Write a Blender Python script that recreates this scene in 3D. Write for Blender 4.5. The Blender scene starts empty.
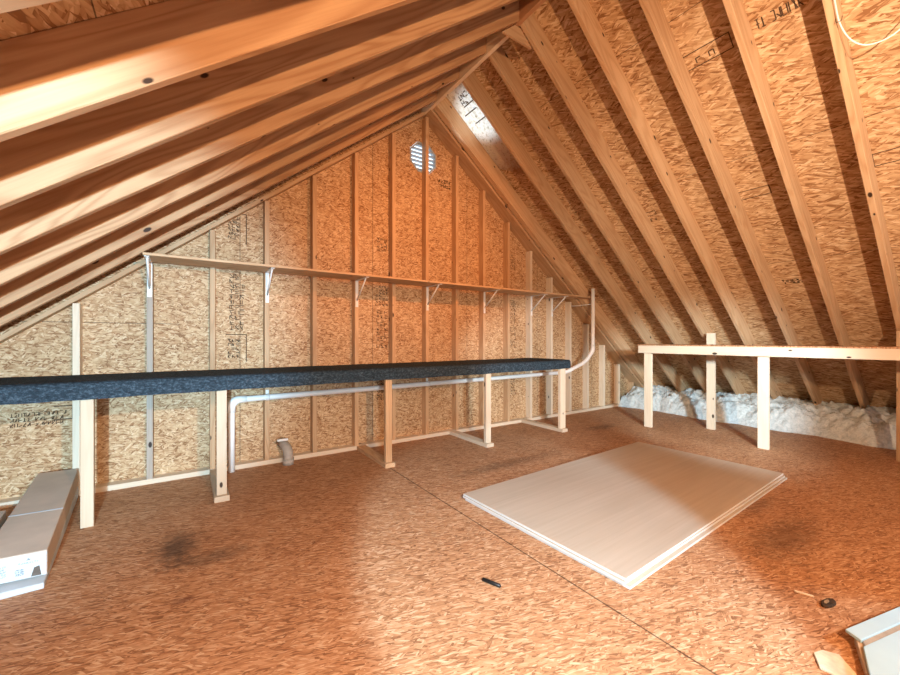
import bpy, bmesh, math, random
from mathutils import Vector, Matrix, noise as mnoise

C = bpy.context.scene.collection
SC = bpy.context.scene
PI = math.pi

# ------------------------------------------------------------------ camera
cam_d = bpy.data.cameras.new('camera')
cam_d.sensor_width = 36.0
cam_d.lens = 387.51 / 900.0 * 36.0
cam_d.shift_y = 1.82 / 900.0
cam_d.clip_start = 0.02
cam = bpy.data.objects.new('camera', cam_d)
cam.location = (0, 0, 1.095)
cam.rotation_euler = (PI / 2, 0, -0.5961)
C.objects.link(cam)
SC.camera = cam

# ------------------------------------------------------------------ world: bright sky to the north (seen through the vent), dim neutral light from the rest of the attic
world = bpy.data.worlds.new('world')
SC.world = world
world.use_nodes = True
wt = world.node_tree
wt.nodes.clear()
w_out = wt.nodes.new('ShaderNodeOutputWorld')
w_bg = wt.nodes.new('ShaderNodeBackground')
w_tc = wt.nodes.new('ShaderNodeTexCoord')
w_sep = wt.nodes.new('ShaderNodeSeparateXYZ')
w_r = wt.nodes.new('ShaderNodeValToRGB')
w_r.color_ramp.elements[0].position = 0.45
w_r.color_ramp.elements[0].color = (0.62, 0.53, 0.47, 1)
w_r.color_ramp.elements[1].position = 0.75
w_r.color_ramp.elements[1].color = (1.35, 1.6, 1.8, 1)
w_m = wt.nodes.new('ShaderNodeMath')
w_m.operation = 'MULTIPLY_ADD'
w_m.inputs[1].default_value = 0.5
w_m.inputs[2].default_value = 0.5
wt.links.new(w_tc.outputs['Generated'], w_sep.inputs[0])
wt.links.new(w_sep.outputs['Y'], w_m.inputs[0])
wt.links.new(w_m.outputs[0], w_r.inputs[0])
wt.links.new(w_r.outputs[0], w_bg.inputs[0])
w_bg.inputs[1].default_value = 1.0
wt.links.new(w_bg.outputs[0], w_out.inputs[0])

# ------------------------------------------------------------------ lights
def aim(o, target):
    d = Vector(target) - o.location
    o.rotation_euler = d.to_track_quat('-Z', 'Y').to_euler()

def light(name, kind, loc, energy, col, target=None, **kw):
    l = bpy.data.lights.new(name, kind)
    l.energy = energy
    l.color = col
    for k, v in kw.items():
        setattr(l, k, v)
    o = bpy.data.objects.new(name, l)
    o.location = loc
    if target:
        aim(o, target)
    C.objects.link(o)
    return o

WARM = (1.0, 0.44, 0.16)
NEUT = (1.0, 0.86, 0.72)
COOL = (0.74, 0.90, 1.0)
light('hung_lamp', 'POINT', (0.70, -1.0, 1.87), 255, (1.0, 0.58, 0.30), shadow_soft_size=0.03)
light('lamp_roof', 'SPOT', (0.70, -1.0, 1.87), 420, (1.0, 0.84, 0.66), (4.2, 1.0, 2.3), spot_size=math.radians(62), spot_blend=1.0, shadow_soft_size=0.03)  # added spot at the hung lamp's place, brightens the right slope
light('ridge_bulb', 'SPOT', (2.0, 0.5, 2.95), 235, (1.0, 0.34, 0.09), (2.2, 3.75, 1.9), spot_size=math.radians(60), spot_blend=0.9, shadow_soft_size=0.03)
light('daylight_left', 'SPOT', (-0.30, -1.3, 1.10), 930, (0.42, 0.75, 1.0), (-0.75, 3.7, 1.15), spot_size=math.radians(42), spot_blend=0.6, shadow_soft_size=0.03)
light('daylight_floor', 'SPOT', (0.1, -1.0, 1.8), 620, (0.46, 0.78, 1.0), (1.44, 1.23, 0.0), spot_size=math.radians(35), spot_blend=0.28, shadow_soft_size=0.05)
light('daylight_wide', 'SPOT', (-0.2, -1.3, 1.2), 330, (0.72, 0.90, 1.0), (0.35, 1.55, 0.0), spot_size=math.radians(75), spot_blend=1.0, shadow_soft_size=0.2)  # added wide fill behind the camera for the left floor
light('daylight_right', 'SPOT', (1.6, -0.9, 1.5), 1100, (0.66, 0.88, 1.0), (5.6, 2.6, 0.3), spot_size=math.radians(30), spot_blend=0.7, shadow_soft_size=0.12)  # cool spot added to whiten the insulation and right rail
light('daylight_far', 'SPOT', (1.0, -1.2, 1.1), 800, COOL, (3.45, 3.2, 0.62), spot_size=math.radians(26), spot_blend=0.8, shadow_soft_size=0.10)  # cool spot added for the right bench legs and lower wall
light('daylight_stair', 'SPOT', (3.3, -1.2, 1.3), 120, (0.25, 0.72, 1.0), (2.12, 0.13, 0.03), spot_size=math.radians(20), spot_blend=0.5, shadow_soft_size=0.08)  # narrow cool spot added to light the blue box alone
light('vent_daylight', 'SPOT', (2.25, 3.38, 3.02), 16, COOL, (2.62, 3.30, 3.53), spot_size=math.radians(60), spot_blend=0.7, shadow_soft_size=0.05)  # spot added inside the room to brighten the added white panel

SC.view_settings.view_transform = 'Standard'
SC.view_settings.look = 'None'
SC.view_settings.exposure = 0.38
SC.view_settings.gamma = 1.0
SC.view_settings.use_curve_mapping = False

# ------------------------------------------------------------------ material helpers
class NT:
    def __init__(self, name):
        self.m = bpy.data.materials.new(name)
        self.m.use_nodes = True
        self.t = self.m.node_tree
        self.t.nodes.clear()
        self.out = self.n('OutputMaterial')
        self.b = self.n('BsdfPrincipled')
        self.l(self.b.outputs[0], self.out.inputs[0])
        self.b.inputs['Roughness'].default_value = 0.7
        self.b.inputs['Specular IOR Level'].default_value = 0.25

    def n(self, k):
        return self.t.nodes.new('ShaderNode' + k)

    def l(self, a, b):
        self.t.links.new(a, b)

    def uv(self):
        return self.n('TexCoord').outputs['UV']

    def mapping(self, src, rot=0, sc=(1, 1, 1), loc=(0, 0, 0)):
        m = self.n('Mapping')
        m.inputs['Rotation'].default_value = (0, 0, rot)
        m.inputs['Scale'].default_value = sc
        m.inputs['Location'].default_value = loc
        self.l(src, m.inputs[0])
        return m.outputs[0]

    def noise(self, src, scale, detail=3, rough=0.55, dist=0.0):
        n = self.n('TexNoise')
        n.inputs['Scale'].default_value = scale
        n.inputs['Detail'].default_value = detail
        n.inputs['Roughness'].default_value = rough
        n.inputs['Distortion'].default_value = dist
        self.l(src, n.inputs['Vector'])
        return n.outputs

    def ramp(self, src, stops, interp='LINEAR'):
        r = self.n('ValToRGB')
        cr = r.color_ramp
        cr.interpolation = interp
        while len(cr.elements) > 1:
            cr.elements.remove(cr.elements[0])
        cr.elements[0].position = stops[0][0]
        c0 = stops[0][1]
        cr.elements[0].color = (*c0, 1) if isinstance(c0, tuple) else (c0, c0, c0, 1)
        for p, c in stops[1:]:
            e = cr.elements.new(p)
            e.color = (*c, 1) if isinstance(c, tuple) else (c, c, c, 1)
        self.l(src, r.inputs[0])
        return r.outputs[0]

    def mix(self, fac, a, b, mode='MIX'):
        m = self.n('Mix')
        m.data_type = 'RGBA'
        m.blend_type = mode
        for s, i in ((fac, 0), (a, 6), (b, 7)):
            if isinstance(s, (int, float)):
                m.inputs[i].default_value = s if i == 0 else (s, s, s, 1)
            elif isinstance(s, tuple):
                m.inputs[i].default_value = (*s, 1)
            else:
                self.l(s, m.inputs[i])
        return m.outputs[2]

    def math(self, op, a, b=0.0, c=0.0):
        m = self.n('Math')
        m.operation = op
        for i, s in enumerate((a, b, c)):
            if isinstance(s, (int, float)):
                m.inputs[i].default_value = s
            else:
                self.l(s, m.inputs[i])
        return m.outputs[0]

    def col(self, s):
        if isinstance(s, tuple):
            self.b.inputs['Base Color'].default_value = (*s, 1)
        else:
            self.l(s, self.b.inputs['Base Color'])

    def bump(self, h, strength=0.3, dist=0.01):
        b = self.n('Bump')
        b.inputs['Strength'].default_value = strength
        b.inputs['Distance'].default_value = dist
        self.l(h, b.inputs['Height'])
        self.l(b.outputs[0], self.b.inputs['Normal'])


def lin(r, g, b):
    f = lambda v: (v / 255 / 12.92) if v / 255 <= 0.04045 else ((v / 255 + 0.055) / 1.055) ** 2.4
    return (f(r), f(g), f(b))


def osb(name, angles, stops, seams=None, flake=(0.085, 0.02), dirt=None):
    """oriented strand board: elongated voronoi flakes in three directions, UV in metres"""
    t = NT(name)
    uv = t.uv()
    wob = t.noise(uv, 9.0, 2)['Color']
    duv = t.n('VectorMath')
    duv.operation = 'MULTIPLY_ADD'
    t.l(wob, duv.inputs[0])
    duv.inputs[1].default_value = (0.03, 0.03, 0.0)
    t.l(uv, duv.inputs[2])
    src = duv.outputs[0]
    layers = []
    for k, a in enumerate(angles):
        s = 1.0 + 0.25 * k
        mp = t.mapping(src, a, (1, 1, 1), (k * 3.17, k * 1.31, 0))
        mp2 = t.mapping(mp, 0, (s / flake[0], s / flake[1], 1))
        v = t.n('TexVoronoi')
        v.voronoi_dimensions = '2D'
        v.inputs['Scale'].default_value = 1.0
        t.l(mp2, v.inputs['Vector'])
        sp = t.n('SeparateColor')
        t.l(v.outputs['Color'], sp.inputs[0])
        fine = t.noise(t.mapping(mp, 0, (14, 170, 1)), 1.0, 2)['Fac']
        val = t.math('MULTIPLY_ADD', t.math('SUBTRACT', fine, 0.5), 0.34, sp.outputs[0])
        edge = t.math('MULTIPLY', t.ramp(v.outputs['Distance'], [(0.35, 0.0), (0.75, 1.0)]), -0.22)
        layers.append((t.math('ADD', val, edge), sp.outputs[1]))
    val = layers[0][0]
    for k in range(1, len(layers)):
        sel = t.math('GREATER_THAN', layers[k][1], 0.52)
        mm = t.n('Mix')
        t.l(sel, mm.inputs[0])
        t.l(val, mm.inputs[2])
        t.l(layers[k][0], mm.inputs[3])
        val = mm.outputs[0]
    big = t.noise(uv, 2.2, 5, 0.65)['Fac']
    val = t.math('ADD', val, t.math('MULTIPLY', t.math('SUBTRACT', big, 0.5), 0.55))
    colr = t.ramp(val, stops)
    if seams:
        sep = t.n('SeparateXYZ')
        t.l(uv, sep.inputs[0])
        for ax, off, per, wid, amt in seams:
            x = t.math('ADD', sep.outputs[ax], -off + 100 * per)
            md = t.math('MODULO', x, per)
            d = t.math('MINIMUM', md, t.math('SUBTRACT', per, md))
            f = t.math('LESS_THAN', d, wid)
            colr = t.mix(t.math('MULTIPLY', f, amt), colr, (0.02, 0.012, 0.007))
    if dirt:
        for (x, y, rx, ry, amt, c) in dirt:
            mp = t.mapping(duv.outputs[0], 0, (1 / rx, 1 / ry, 1), (-x / rx, -y / ry, 0))
            ln = t.n('VectorMath')
            ln.operation = 'LENGTH'
            t.l(mp, ln.inputs[0])
            nz = t.noise(uv, 22.0, 4, 0.7)['Fac']
            f = t.ramp(t.math('ADD', ln.outputs['Value'], t.math('MULTIPLY', t.math('SUBTRACT', nz, 0.5), 1.6)), [(0.25, 1.0), (1.0, 0.0)])
            colr = t.mix(t.math('MULTIPLY', f, amt), colr, c)
    t.col(colr)
    t.b.inputs['Roughness'].default_value = 0.62
    t.bump(val, 0.08, 0.003)
    return t


OSB_STOPS = [(0.0, (0.25, 0.12, 0.05)), (0.16, (0.41, 0.235, 0.115)), (0.45, (0.50, 0.32, 0.17)), (0.75, (0.60, 0.41, 0.235)), (1.0, (0.70, 0.53, 0.34))]
M = {}
M['osb_wall'] = osb('osb_wall', (1.45, 0.75, 2.35, 0.1), OSB_STOPS, flake=(0.050, 0.013)).m
M['osb_roof'] = osb('osb_roof', (0.05, 0.45, -0.4), OSB_STOPS, seams=[(1, 1.06, 1.22, 0.0022, 0.75), (0, 0.2, 2.44, 0.002, 0.5)], flake=(0.085, 0.016)).m
FLOOR_STOPS = [(0.0, (0.24, 0.105, 0.048)), (0.16, (0.36, 0.172, 0.08)), (0.45, (0.44, 0.222, 0.108)), (0.75, (0.52, 0.285, 0.15)), (1.0, (0.62, 0.41, 0.25))]
M['osb_floor'] = osb('osb_floor', (0.15, -0.45, 0.75, 0.3), FLOOR_STOPS, seams=[(0, 1.43, 30.0, 0.004, 0.7)], flake=(0.060, 0.010),
                     dirt=[(-0.03, 2.50, 0.12, 0.26, 0.75, (0.045, 0.028, 0.02)), (0.12, 2.30, 0.22, 0.10, 0.5, (0.06, 0.035, 0.022)),
                           (2.75, 0.75, 0.5, 0.16, 0.55, (0.07, 0.03, 0.014)), (2.3, 2.55, 0.7, 0.12, 0.45, (0.07, 0.035, 0.02)), (4.3, 2.95, 0.35, 0.12, 0.5, (0.05, 0.035, 0.025)),
                           (0.0, 1.99, 0.07, 0.03, 0.6, (0.10, 0.02, 0.012)), (3.1, 1.0, 0.35, 0.10, 0.4, (0.06, 0.03, 0.016))]).m


def lumber_mat(name, light_c, dark_c, knots=0.55, wave=0.5, rough=0.6):
    t = NT(name)
    uv = t.uv()
    oi = t.n('ObjectInfo')
    off = t.n('VectorMath')
    off.operation = 'MULTIPLY_ADD'
    cmb = t.n('CombineXYZ')
    t.l(oi.outputs['Random'], cmb.inputs[0])
    t.l(oi.outputs['Random'], cmb.inputs[1])
    off.inputs[1].default_value = (37.0, 11.0, 0)
    t.l(cmb.outputs[0], off.inputs[0])
    t.l(uv, off.inputs[2])
    src = off.outputs[0]
    nb = t.noise(t.mapping(src, 0, (0.55, 5.5, 1)), 1.0, 2, 0.45, 0.6)['Fac']
    wv = t.math('MULTIPLY_ADD', t.math('SINE', t.math('MULTIPLY', nb, 75.0)), 0.5, 0.5)
    wv = t.math('POWER', wv, 2.0)
    g = t.noise(t.mapping(src, 0, (4.0, 120.0, 1)), 1.0, 3)['Fac']
    big = t.noise(t.mapping(src, 0, (0.8, 5.0, 1)), 1.0, 2)['Fac']
    v = t.math('ADD', t.math('MULTIPLY', wv, wave * 0.42), t.math('MULTIPLY', g, 0.35))
    v = t.math('ADD', v, t.math('MULTIPLY', big, 0.55))
    c = t.ramp(v, [(0.18, light_c), (0.55, tuple((a + b) / 2 for a, b in zip(light_c, dark_c))), (0.95, dark_c)])
    if knots:
        vo = t.n('TexVoronoi')
        vo.voronoi_dimensions = '2D'
        vo.inputs['Scale'].default_value = 1.0
        t.l(t.mapping(src, 0, (2.4, 4.8, 1)), vo.inputs['Vector'])
        sp = t.n('SeparateColor')
        t.l(vo.outputs['Color'], sp.inputs[0])
        small = t.math('MULTIPLY', sp.outputs[0], 0.05)
        d = t.math('SUBTRACT', vo.outputs['Distance'], small)
        k1 = t.ramp(d, [(0.0, 1.0), (0.02, 0.0)])
        has = t.math('GREATER_THAN', sp.outputs[1], 1 - knots)
        c = t.mix(t.math('MULTIPLY', t.math('MULTIPLY', k1, has), 0.95), c, (0.022, 0.009, 0.005))
    hs = t.n('HueSaturation')
    t.l(c, hs.inputs['Color'])
    t.l(t.math('MULTIPLY_ADD', oi.outputs['Random'], 0.24, 0.88), hs.inputs['Value'])
    t.col(hs.outputs[0])
    t.b.inputs['Roughness'].default_value = rough
    t.bump(g, 0.12, 0.002)
    return t.m


M['pine'] = lumber_mat('pine_lumber', (0.66, 0.47, 0.29), (0.40, 0.215, 0.10))
M['pine_brown'] = lumber_mat('brown_pine_lumber', (0.56, 0.36, 0.20), (0.30, 0.145, 0.065), 0.6, 0.7)
M['pine_pale'] = lumber_mat('pale_pine_lumber', (0.80, 0.69, 0.54), (0.64, 0.50, 0.35), 0.35, 0.35)
M['pine_leg'] = lumber_mat('clean_pine_lumber', (0.60, 0.49, 0.36), (0.48, 0.36, 0.24), 0.3, 0.35)
M['pine_grey'] = lumber_mat('greyed_pine_lumber', (0.50, 0.43, 0.36), (0.33, 0.26, 0.20), 0.4, 0.4)
M['pine_red'] = lumber_mat('reddish_pine_lumber', (0.52, 0.29, 0.16), (0.36, 0.17, 0.08), 0.3, 0.4)


def plain(name, c, rough=0.5, spec=0.4, var=0.12, scale=8.0, metal=0.0, bump=0.0):
    t = NT(name)
    oc = t.n('TexCoord').outputs['Object']
    n = t.noise(oc, scale, 4)['Fac']
    lo = tuple(v * (1 - var) for v in c)
    hi = tuple(min(1, v * (1 + var)) for v in c)
    t.col(t.ramp(n, [(0.3, lo), (0.7, hi)]))
    t.b.inputs['Roughness'].default_value = rough
    t.b.inputs['Specular IOR Level'].default_value = spec
    t.b.inputs['Metallic'].default_value = metal
    if bump:
        t.bump(n, bump, 0.004)
    return t.m


M['ink'] = plain('black_ink', (0.09, 0.055, 0.035), 0.8, 0.1, 0.3, 60)
M['white_steel'] = plain('white_enamel_steel', (0.80, 0.80, 0.78), 0.35, 0.5, 0.05)
M['pvc'] = plain('white_pvc', (0.90, 0.89, 0.86), 0.35, 0.5, 0.04)
M['grey_pvc'] = plain('grey_pvc', (0.40, 0.37, 0.33), 0.5, 0.4, 0.12, 30)
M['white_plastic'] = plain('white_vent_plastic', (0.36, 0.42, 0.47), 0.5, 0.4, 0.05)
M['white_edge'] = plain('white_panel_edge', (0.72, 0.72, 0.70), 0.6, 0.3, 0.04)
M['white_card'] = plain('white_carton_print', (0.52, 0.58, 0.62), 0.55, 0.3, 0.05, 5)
M['tan_card'] = plain('tan_cardboard', (0.58, 0.49, 0.40), 0.8, 0.15, 0.08, 7)
M['dark_card'] = plain('dark_cardboard_edge', (0.12, 0.10, 0.085), 0.85, 0.1, 0.2, 30)
M['grey_print'] = plain('grey_carton_ink', (0.20, 0.24, 0.27), 0.7, 0.2, 0.1)
M['blue_card'] = plain('pale_blue_board', (0.46, 0.72, 0.92), 0.5, 0.3, 0.05, 5)
M['cable'] = plain('white_cable_sheath', (0.80, 0.80, 0.76), 0.4, 0.4, 0.05)
M['black_plastic'] = plain('black_plastic', (0.012, 0.012, 0.012), 0.4, 0.4, 0.2)
M['scrap'] = plain('cream_wood_scrap', (0.66, 0.58, 0.44), 0.7, 0.2, 0.15, 40)
M['tan_core'] = plain('tan_wood_core', (0.36, 0.25, 0.15), 0.8, 0.1, 0.3, 60)
M['bark'] = plain('dark_bark', (0.05, 0.032, 0.02), 0.8, 0.2, 0.5, 60, bump=0.3)

# carpet: charcoal blue loop pile
t = NT('charcoal_carpet')
oc = t.n('TexCoord').outputs['Object']
n1 = t.noise(t.mapping(oc, 0, (55, 55, 90)), 1.0, 3, 0.7)['Fac']
n2 = t.noise(oc, 4.0, 3)['Fac']
n3 = t.noise(oc, 170.0, 2)['Fac']
cc = t.ramp(t.math('ADD', t.math('MULTIPLY', n1, 0.75), t.math('MULTIPLY', n3, 0.25)), [(0.30, (0.008, 0.011, 0.014)), (0.52, (0.034, 0.054, 0.072)), (0.72, (0.13, 0.18, 0.225))])
t.col(t.mix(t.math('MULTIPLY', n2, 0.35), cc, (0.03, 0.04, 0.05)))
t.b.inputs['Roughness'].default_value = 0.95
t.b.inputs['Specular IOR Level'].default_value = 0.1
t.bump(n1, 0.8, 0.008)
M['carpet'] = t.m

# luan veneer for the panel stack
t = NT('pale_luan_veneer')
uv = t.uv()
g = t.noise(t.mapping(uv, 0, (1.2, 40, 1)), 1.0, 4, 0.6)['Fac']
g2 = t.noise(t.mapping(uv, 0, (0.6, 5, 1)), 1.0, 3)['Fac']
t.col(t.ramp(t.math('ADD', t.math('MULTIPLY', g, 0.5), t.math('MULTIPLY', g2, 0.5)), [(0.3, (0.44, 0.36, 0.275)), (0.7, (0.55, 0.47, 0.385))]))
t.b.inputs['Roughness'].default_value = 0.5
M['luan'] = t.m

# insulation
t = NT('blown_fibre')
oc = t.n('TexCoord').outputs['Object']
n = t.noise(oc, 30.0, 5, 0.7)['Fac']
big = t.noise(oc, 1.3, 2)['Fac']
c1 = t.ramp(n, [(0.3, (0.50, 0.56, 0.56)), (0.7, (0.82, 0.86, 0.85))])
t.col(c1)
t.b.inputs['Roughness'].default_value = 1.0
t.b.inputs['Specular IOR Level'].default_value = 0.05
t.bump(n, 0.9, 0.02)
M['fibre'] = t.m

# bright light patch near the ridge, painted as white fading to brown
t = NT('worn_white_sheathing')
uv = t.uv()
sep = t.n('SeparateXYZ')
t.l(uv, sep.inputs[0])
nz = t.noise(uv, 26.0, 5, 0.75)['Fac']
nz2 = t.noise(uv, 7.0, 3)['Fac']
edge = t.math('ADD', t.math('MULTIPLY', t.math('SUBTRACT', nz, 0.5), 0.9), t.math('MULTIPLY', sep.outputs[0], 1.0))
faded = t.ramp(edge, [(0.62, 0.0), (1.0, 1.0)])  # how far the painted light has faded into brown
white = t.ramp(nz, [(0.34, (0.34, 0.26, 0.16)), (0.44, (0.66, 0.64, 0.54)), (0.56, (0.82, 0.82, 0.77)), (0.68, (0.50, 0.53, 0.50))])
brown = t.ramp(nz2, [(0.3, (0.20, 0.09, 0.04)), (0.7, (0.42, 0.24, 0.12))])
t.col(t.mix(faded, white, brown))
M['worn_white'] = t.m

# ------------------------------------------------------------------ mesh helpers
def uv_axis(bm, axis, face_uv=None):
    """UVs in metres: u runs along AXIS, v across it on every face"""
    lay = bm.loops.layers.uv.verify()
    e1 = Vector(axis).normalized()
    bm.normal_update()
    for f in bm.faces:
        n = f.normal
        if abs(n.dot(e1)) > 0.9:
            a = n.orthogonal().normalized()
            b = n.cross(a)
        else:
            b = n.cross(e1).normalized()
            a = e1
        o = 0.37 * round(3 * n.x) + 0.61 * round(3 * n.y) + 0.83 * round(3 * n.z)
        for lp in f.loops:
            lp[lay].uv = (lp.vert.co.dot(a), lp.vert.co.dot(b) + o)


def uv_plane(bm, eu, ev):
    lay = bm.loops.layers.uv.verify()
    eu, ev = Vector(eu), Vector(ev)
    for f in bm.faces:
        for lp in f.loops:
            lp[lay].uv = (lp.vert.co.dot(eu), lp.vert.co.dot(ev))


def link(name, bm, mats, parent=None, origin=(0, 0, 0), smooth=False):
    origin = Vector(origin)
    bmesh.ops.translate(bm, verts=bm.verts, vec=-origin)
    me = bpy.data.meshes.new(name)
    bm.to_mesh(me)
    bm.free()
    for m in (mats if isinstance(mats, (list, tuple)) else [mats]):
        me.materials.append(M[m] if isinstance(m, str) else m)
    if smooth:
        for p in me.polygons:
            p.use_smooth = True
    o = bpy.data.objects.new(name, me)
    C.objects.link(o)
    if parent:
        o.parent = parent
        pl = Vector((0, 0, 0))
        q = parent
        while q:
            pl += q.location
            q = q.parent
        o.location = origin - pl
    else:
        o.location = origin
    return o


def tag(o, label, cat, group=None, kind=None):
    o['label'] = label
    o['category'] = cat
    if group:
        o['group'] = group
    if kind:
        o['kind'] = kind
    return o


def thing(name, loc, label, cat, group=None):
    o = bpy.data.objects.new(name, None)
    o.empty_display_size = 0.1
    o.location = loc
    C.objects.link(o)
    return tag(o, label, cat, group)


def box(bm, lo, hi, mat=0, bev=0.0):
    x0, y0, z0 = lo
    x1, y1, z1 = hi
    vs = [bm.verts.new(p) for p in ((x0, y0, z0), (x1, y0, z0), (x1, y1, z0), (x0, y1, z0), (x0, y0, z1), (x1, y0, z1), (x1, y1, z1), (x0, y1, z1))]
    fs = [bm.faces.new([vs[i] for i in q]) for q in ((3, 2, 1, 0), (4, 5, 6, 7), (0, 1, 5, 4), (1, 2, 6, 5), (2, 3, 7, 6), (3, 0, 4, 7))]
    for f in fs:
        f.material_index = mat
    if bev:
        es = list({e for f in fs for e in f.edges})
        bmesh.ops.bevel(bm, geom=es, offset=bev, segments=2, affect='EDGES', profile=0.5)
    return vs


def prism(bm, poly, axis, a, b, mat=0, bev=0.0):
    """extrude a polygon along x, y or z; poly holds the two other coordinates in order"""
    def P(p, v):
        if axis == 'y':
            return (p[0], v, p[1])
        if axis == 'x':
            return (v, p[0], p[1])
        return (p[0], p[1], v)
    v0 = [bm.verts.new(P(p, a)) for p in poly]
    v1 = [bm.verts.new(P(p, b)) for p in poly]
    fs = [bm.faces.new(v0), bm.faces.new(v1)]
    n = len(poly)
    for i in range(n):
        fs.append(bm.faces.new([v0[i], v0[(i + 1) % n], v1[(i + 1) % n], v1[i]]))
    for f in fs:
        f.material_index = mat
    bmesh.ops.recalc_face_normals(bm, faces=fs)
    if bev:
        es = list({e for f in fs for e in f.edges})
        bmesh.ops.bevel(bm, geom=es, offset=bev, segments=1, affect='EDGES')


def tube(bm, pts, r, seg=14, mat=0, caps=True):
    pts = [Vector(p) for p in pts]
    rings = []
    up = None
    for i, p in enumerate(pts):
        d = (pts[min(i + 1, len(pts) - 1)] - pts[max(i - 1, 0)]).normalized()
        if up is None:
            up = d.orthogonal().normalized()
        up = (up - d * up.dot(d)).normalized()
        sd = d.cross(up)
        rr = r[i] if isinstance(r, (list, tuple)) else r
        rings.append([bm.verts.new(p + (up * math.cos(2 * PI * k / seg) + sd * math.sin(2 * PI * k / seg)) * rr) for k in range(seg)])
    fs = []
    for a, b in zip(rings, rings[1:]):
        for k in range(seg):
            fs.append(bm.faces.new((a[k], a[(k + 1) % seg], b[(k + 1) % seg], b[k])))
    if caps:
        fs.append(bm.faces.new(rings[0]))
        fs.append(bm.faces.new(rings[-1]))
    for f in fs:
        f.material_index = mat
        f.smooth = len(f.verts) == 4
    bmesh.ops.recalc_face_normals(bm, faces=fs)


def fillet(pts, r, n=6):
    """round the inner corners of a polyline"""
    pts = [Vector(p) for p in pts]
    out = [pts[0]]
    for i in range(1, len(pts) - 1):
        a, b, c = pts[i - 1], pts[i], pts[i + 1]
        d1, d2 = (a - b).normalized(), (c - b).normalized()
        k = min(r, (a - b).length * 0.49, (c - b).length * 0.49)
        p, q = b + d1 * k, b + d2 * k
        for j in range(n + 1):
            s = j / n
            out.append(p * (1 - s) ** 2 + b * 2 * s * (1 - s) + q * s * s)
    out.append(pts[-1])
    return out


def strokes(bm, org, eu, ev, w, h, rows, cols, seed, mat=1, thick=0.006, fill=0.9):
    """rows of worn, unreadable mill-stamp characters"""
    rnd = random.Random(seed)
    org, eu, ev = Vector(org), Vector(eu).normalized(), Vector(ev).normalized()
    ch, cw = h / rows, w / cols
    def bar(u0, v0, u1, v1, th):
        a = org + eu * u0 + ev * v0
        b = org + eu * u1 + ev * v1
        d = (b - a)
        if d.length < 1e-4:
            return
        s = eu.cross(ev).cross(d).normalized() * th / 2
        f = bm.faces.new([bm.verts.new(p) for p in (a - s, b - s, b + s, a + s)])
        f.material_index = mat
    for r in range(rows):
        for c in range(cols):
            if rnd.random() > fill:
                continue
            u0, v0 = c * cw + cw * 0.14, r * ch + ch * 0.14
            a, b = cw * 0.72, ch * 0.72
            for _ in range(rnd.choice((2, 3, 3))):
                k = rnd.random()
                if k < 0.4:
                    x = rnd.choice((0, 0.5, 1)) * a
                    bar(u0 + x, v0, u0 + x, v0 + b, thick)
                elif k < 0.75:
                    y = rnd.choice((0, 0.5, 1)) * b
                    bar(u0, v0 + y, u0 + a, v0 + y, thick)
                else:
                    bar(u0, v0, u0 + a, v0 + b * rnd.choice((0.5, 1)), thick)


def frame_lines(bm, org, eu, ev, w, h, sides='tblr', th=0.007, mat=1):
    org, eu, ev = Vector(org), Vector(eu).normalized(), Vector(ev).normalized()
    P = lambda u, v: org + eu * u + ev * v
    rects = {'b': (0, 0, w, th), 't': (0, h - th, w, h), 'l': (0, 0, th, h), 'r': (w - th, 0, w, h)}
    for s in sides:
        u0, v0, u1, v1 = rects[s]
        f = bm.faces.new([bm.verts.new(p) for p in (P(u0, v0), P(u1, v0), P(u1, v1), P(u0, v1))])
        f.material_index = mat

# ------------------------------------------------------------------ shared dimensions
YW = 3.697            # front of the gable studs
YS = 3.787            # inner face of the gable sheathing
SL = 0.7865           # roof pitch, rise over run
AL, AR = 1.905, 5.349 # underside of the rafters: z = AL + SL x on the left, AR - SL x on the right
DV = 0.234            # rafter depth measured plumb
XR = 2.19             # ridge
ANG = math.atan(SL)
zl = lambda x, o=0: AL + SL * x + o
zr = lambda x, o=0: AR - SL * x + o
S_DIR_R = Vector((math.cos(ANG), 0, -math.sin(ANG)))
N_R = Vector((-math.sin(ANG), 0, -math.cos(ANG)))     # points down into the room

# ------------------------------------------------------------------ structure
bm = bmesh.new()
box(bm, (-2.75, -1.3, -0.03), (7.15, 3.80, 0.0))
uv_plane(bm, (1, 0, 0), (0, 1, 0))
o = link('floor', bm, 'osb_floor')
o['kind'] = 'structure'

# left roof sheathing
bm = bmesh.new()
prism(bm, [(-2.73, zl(-2.73, DV)), (XR, zl(XR, DV)), (XR, zl(XR, DV + 0.016)), (-2.73, zl(-2.73, DV + 0.016))], 'y', -1.3, YS)
uv_plane(bm, (0, 1, 0), (math.cos(ANG), 0, math.sin(ANG)))
o = link('ceiling_left', bm, ['osb_roof', 'ink'])
o['kind'] = 'structure'

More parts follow.
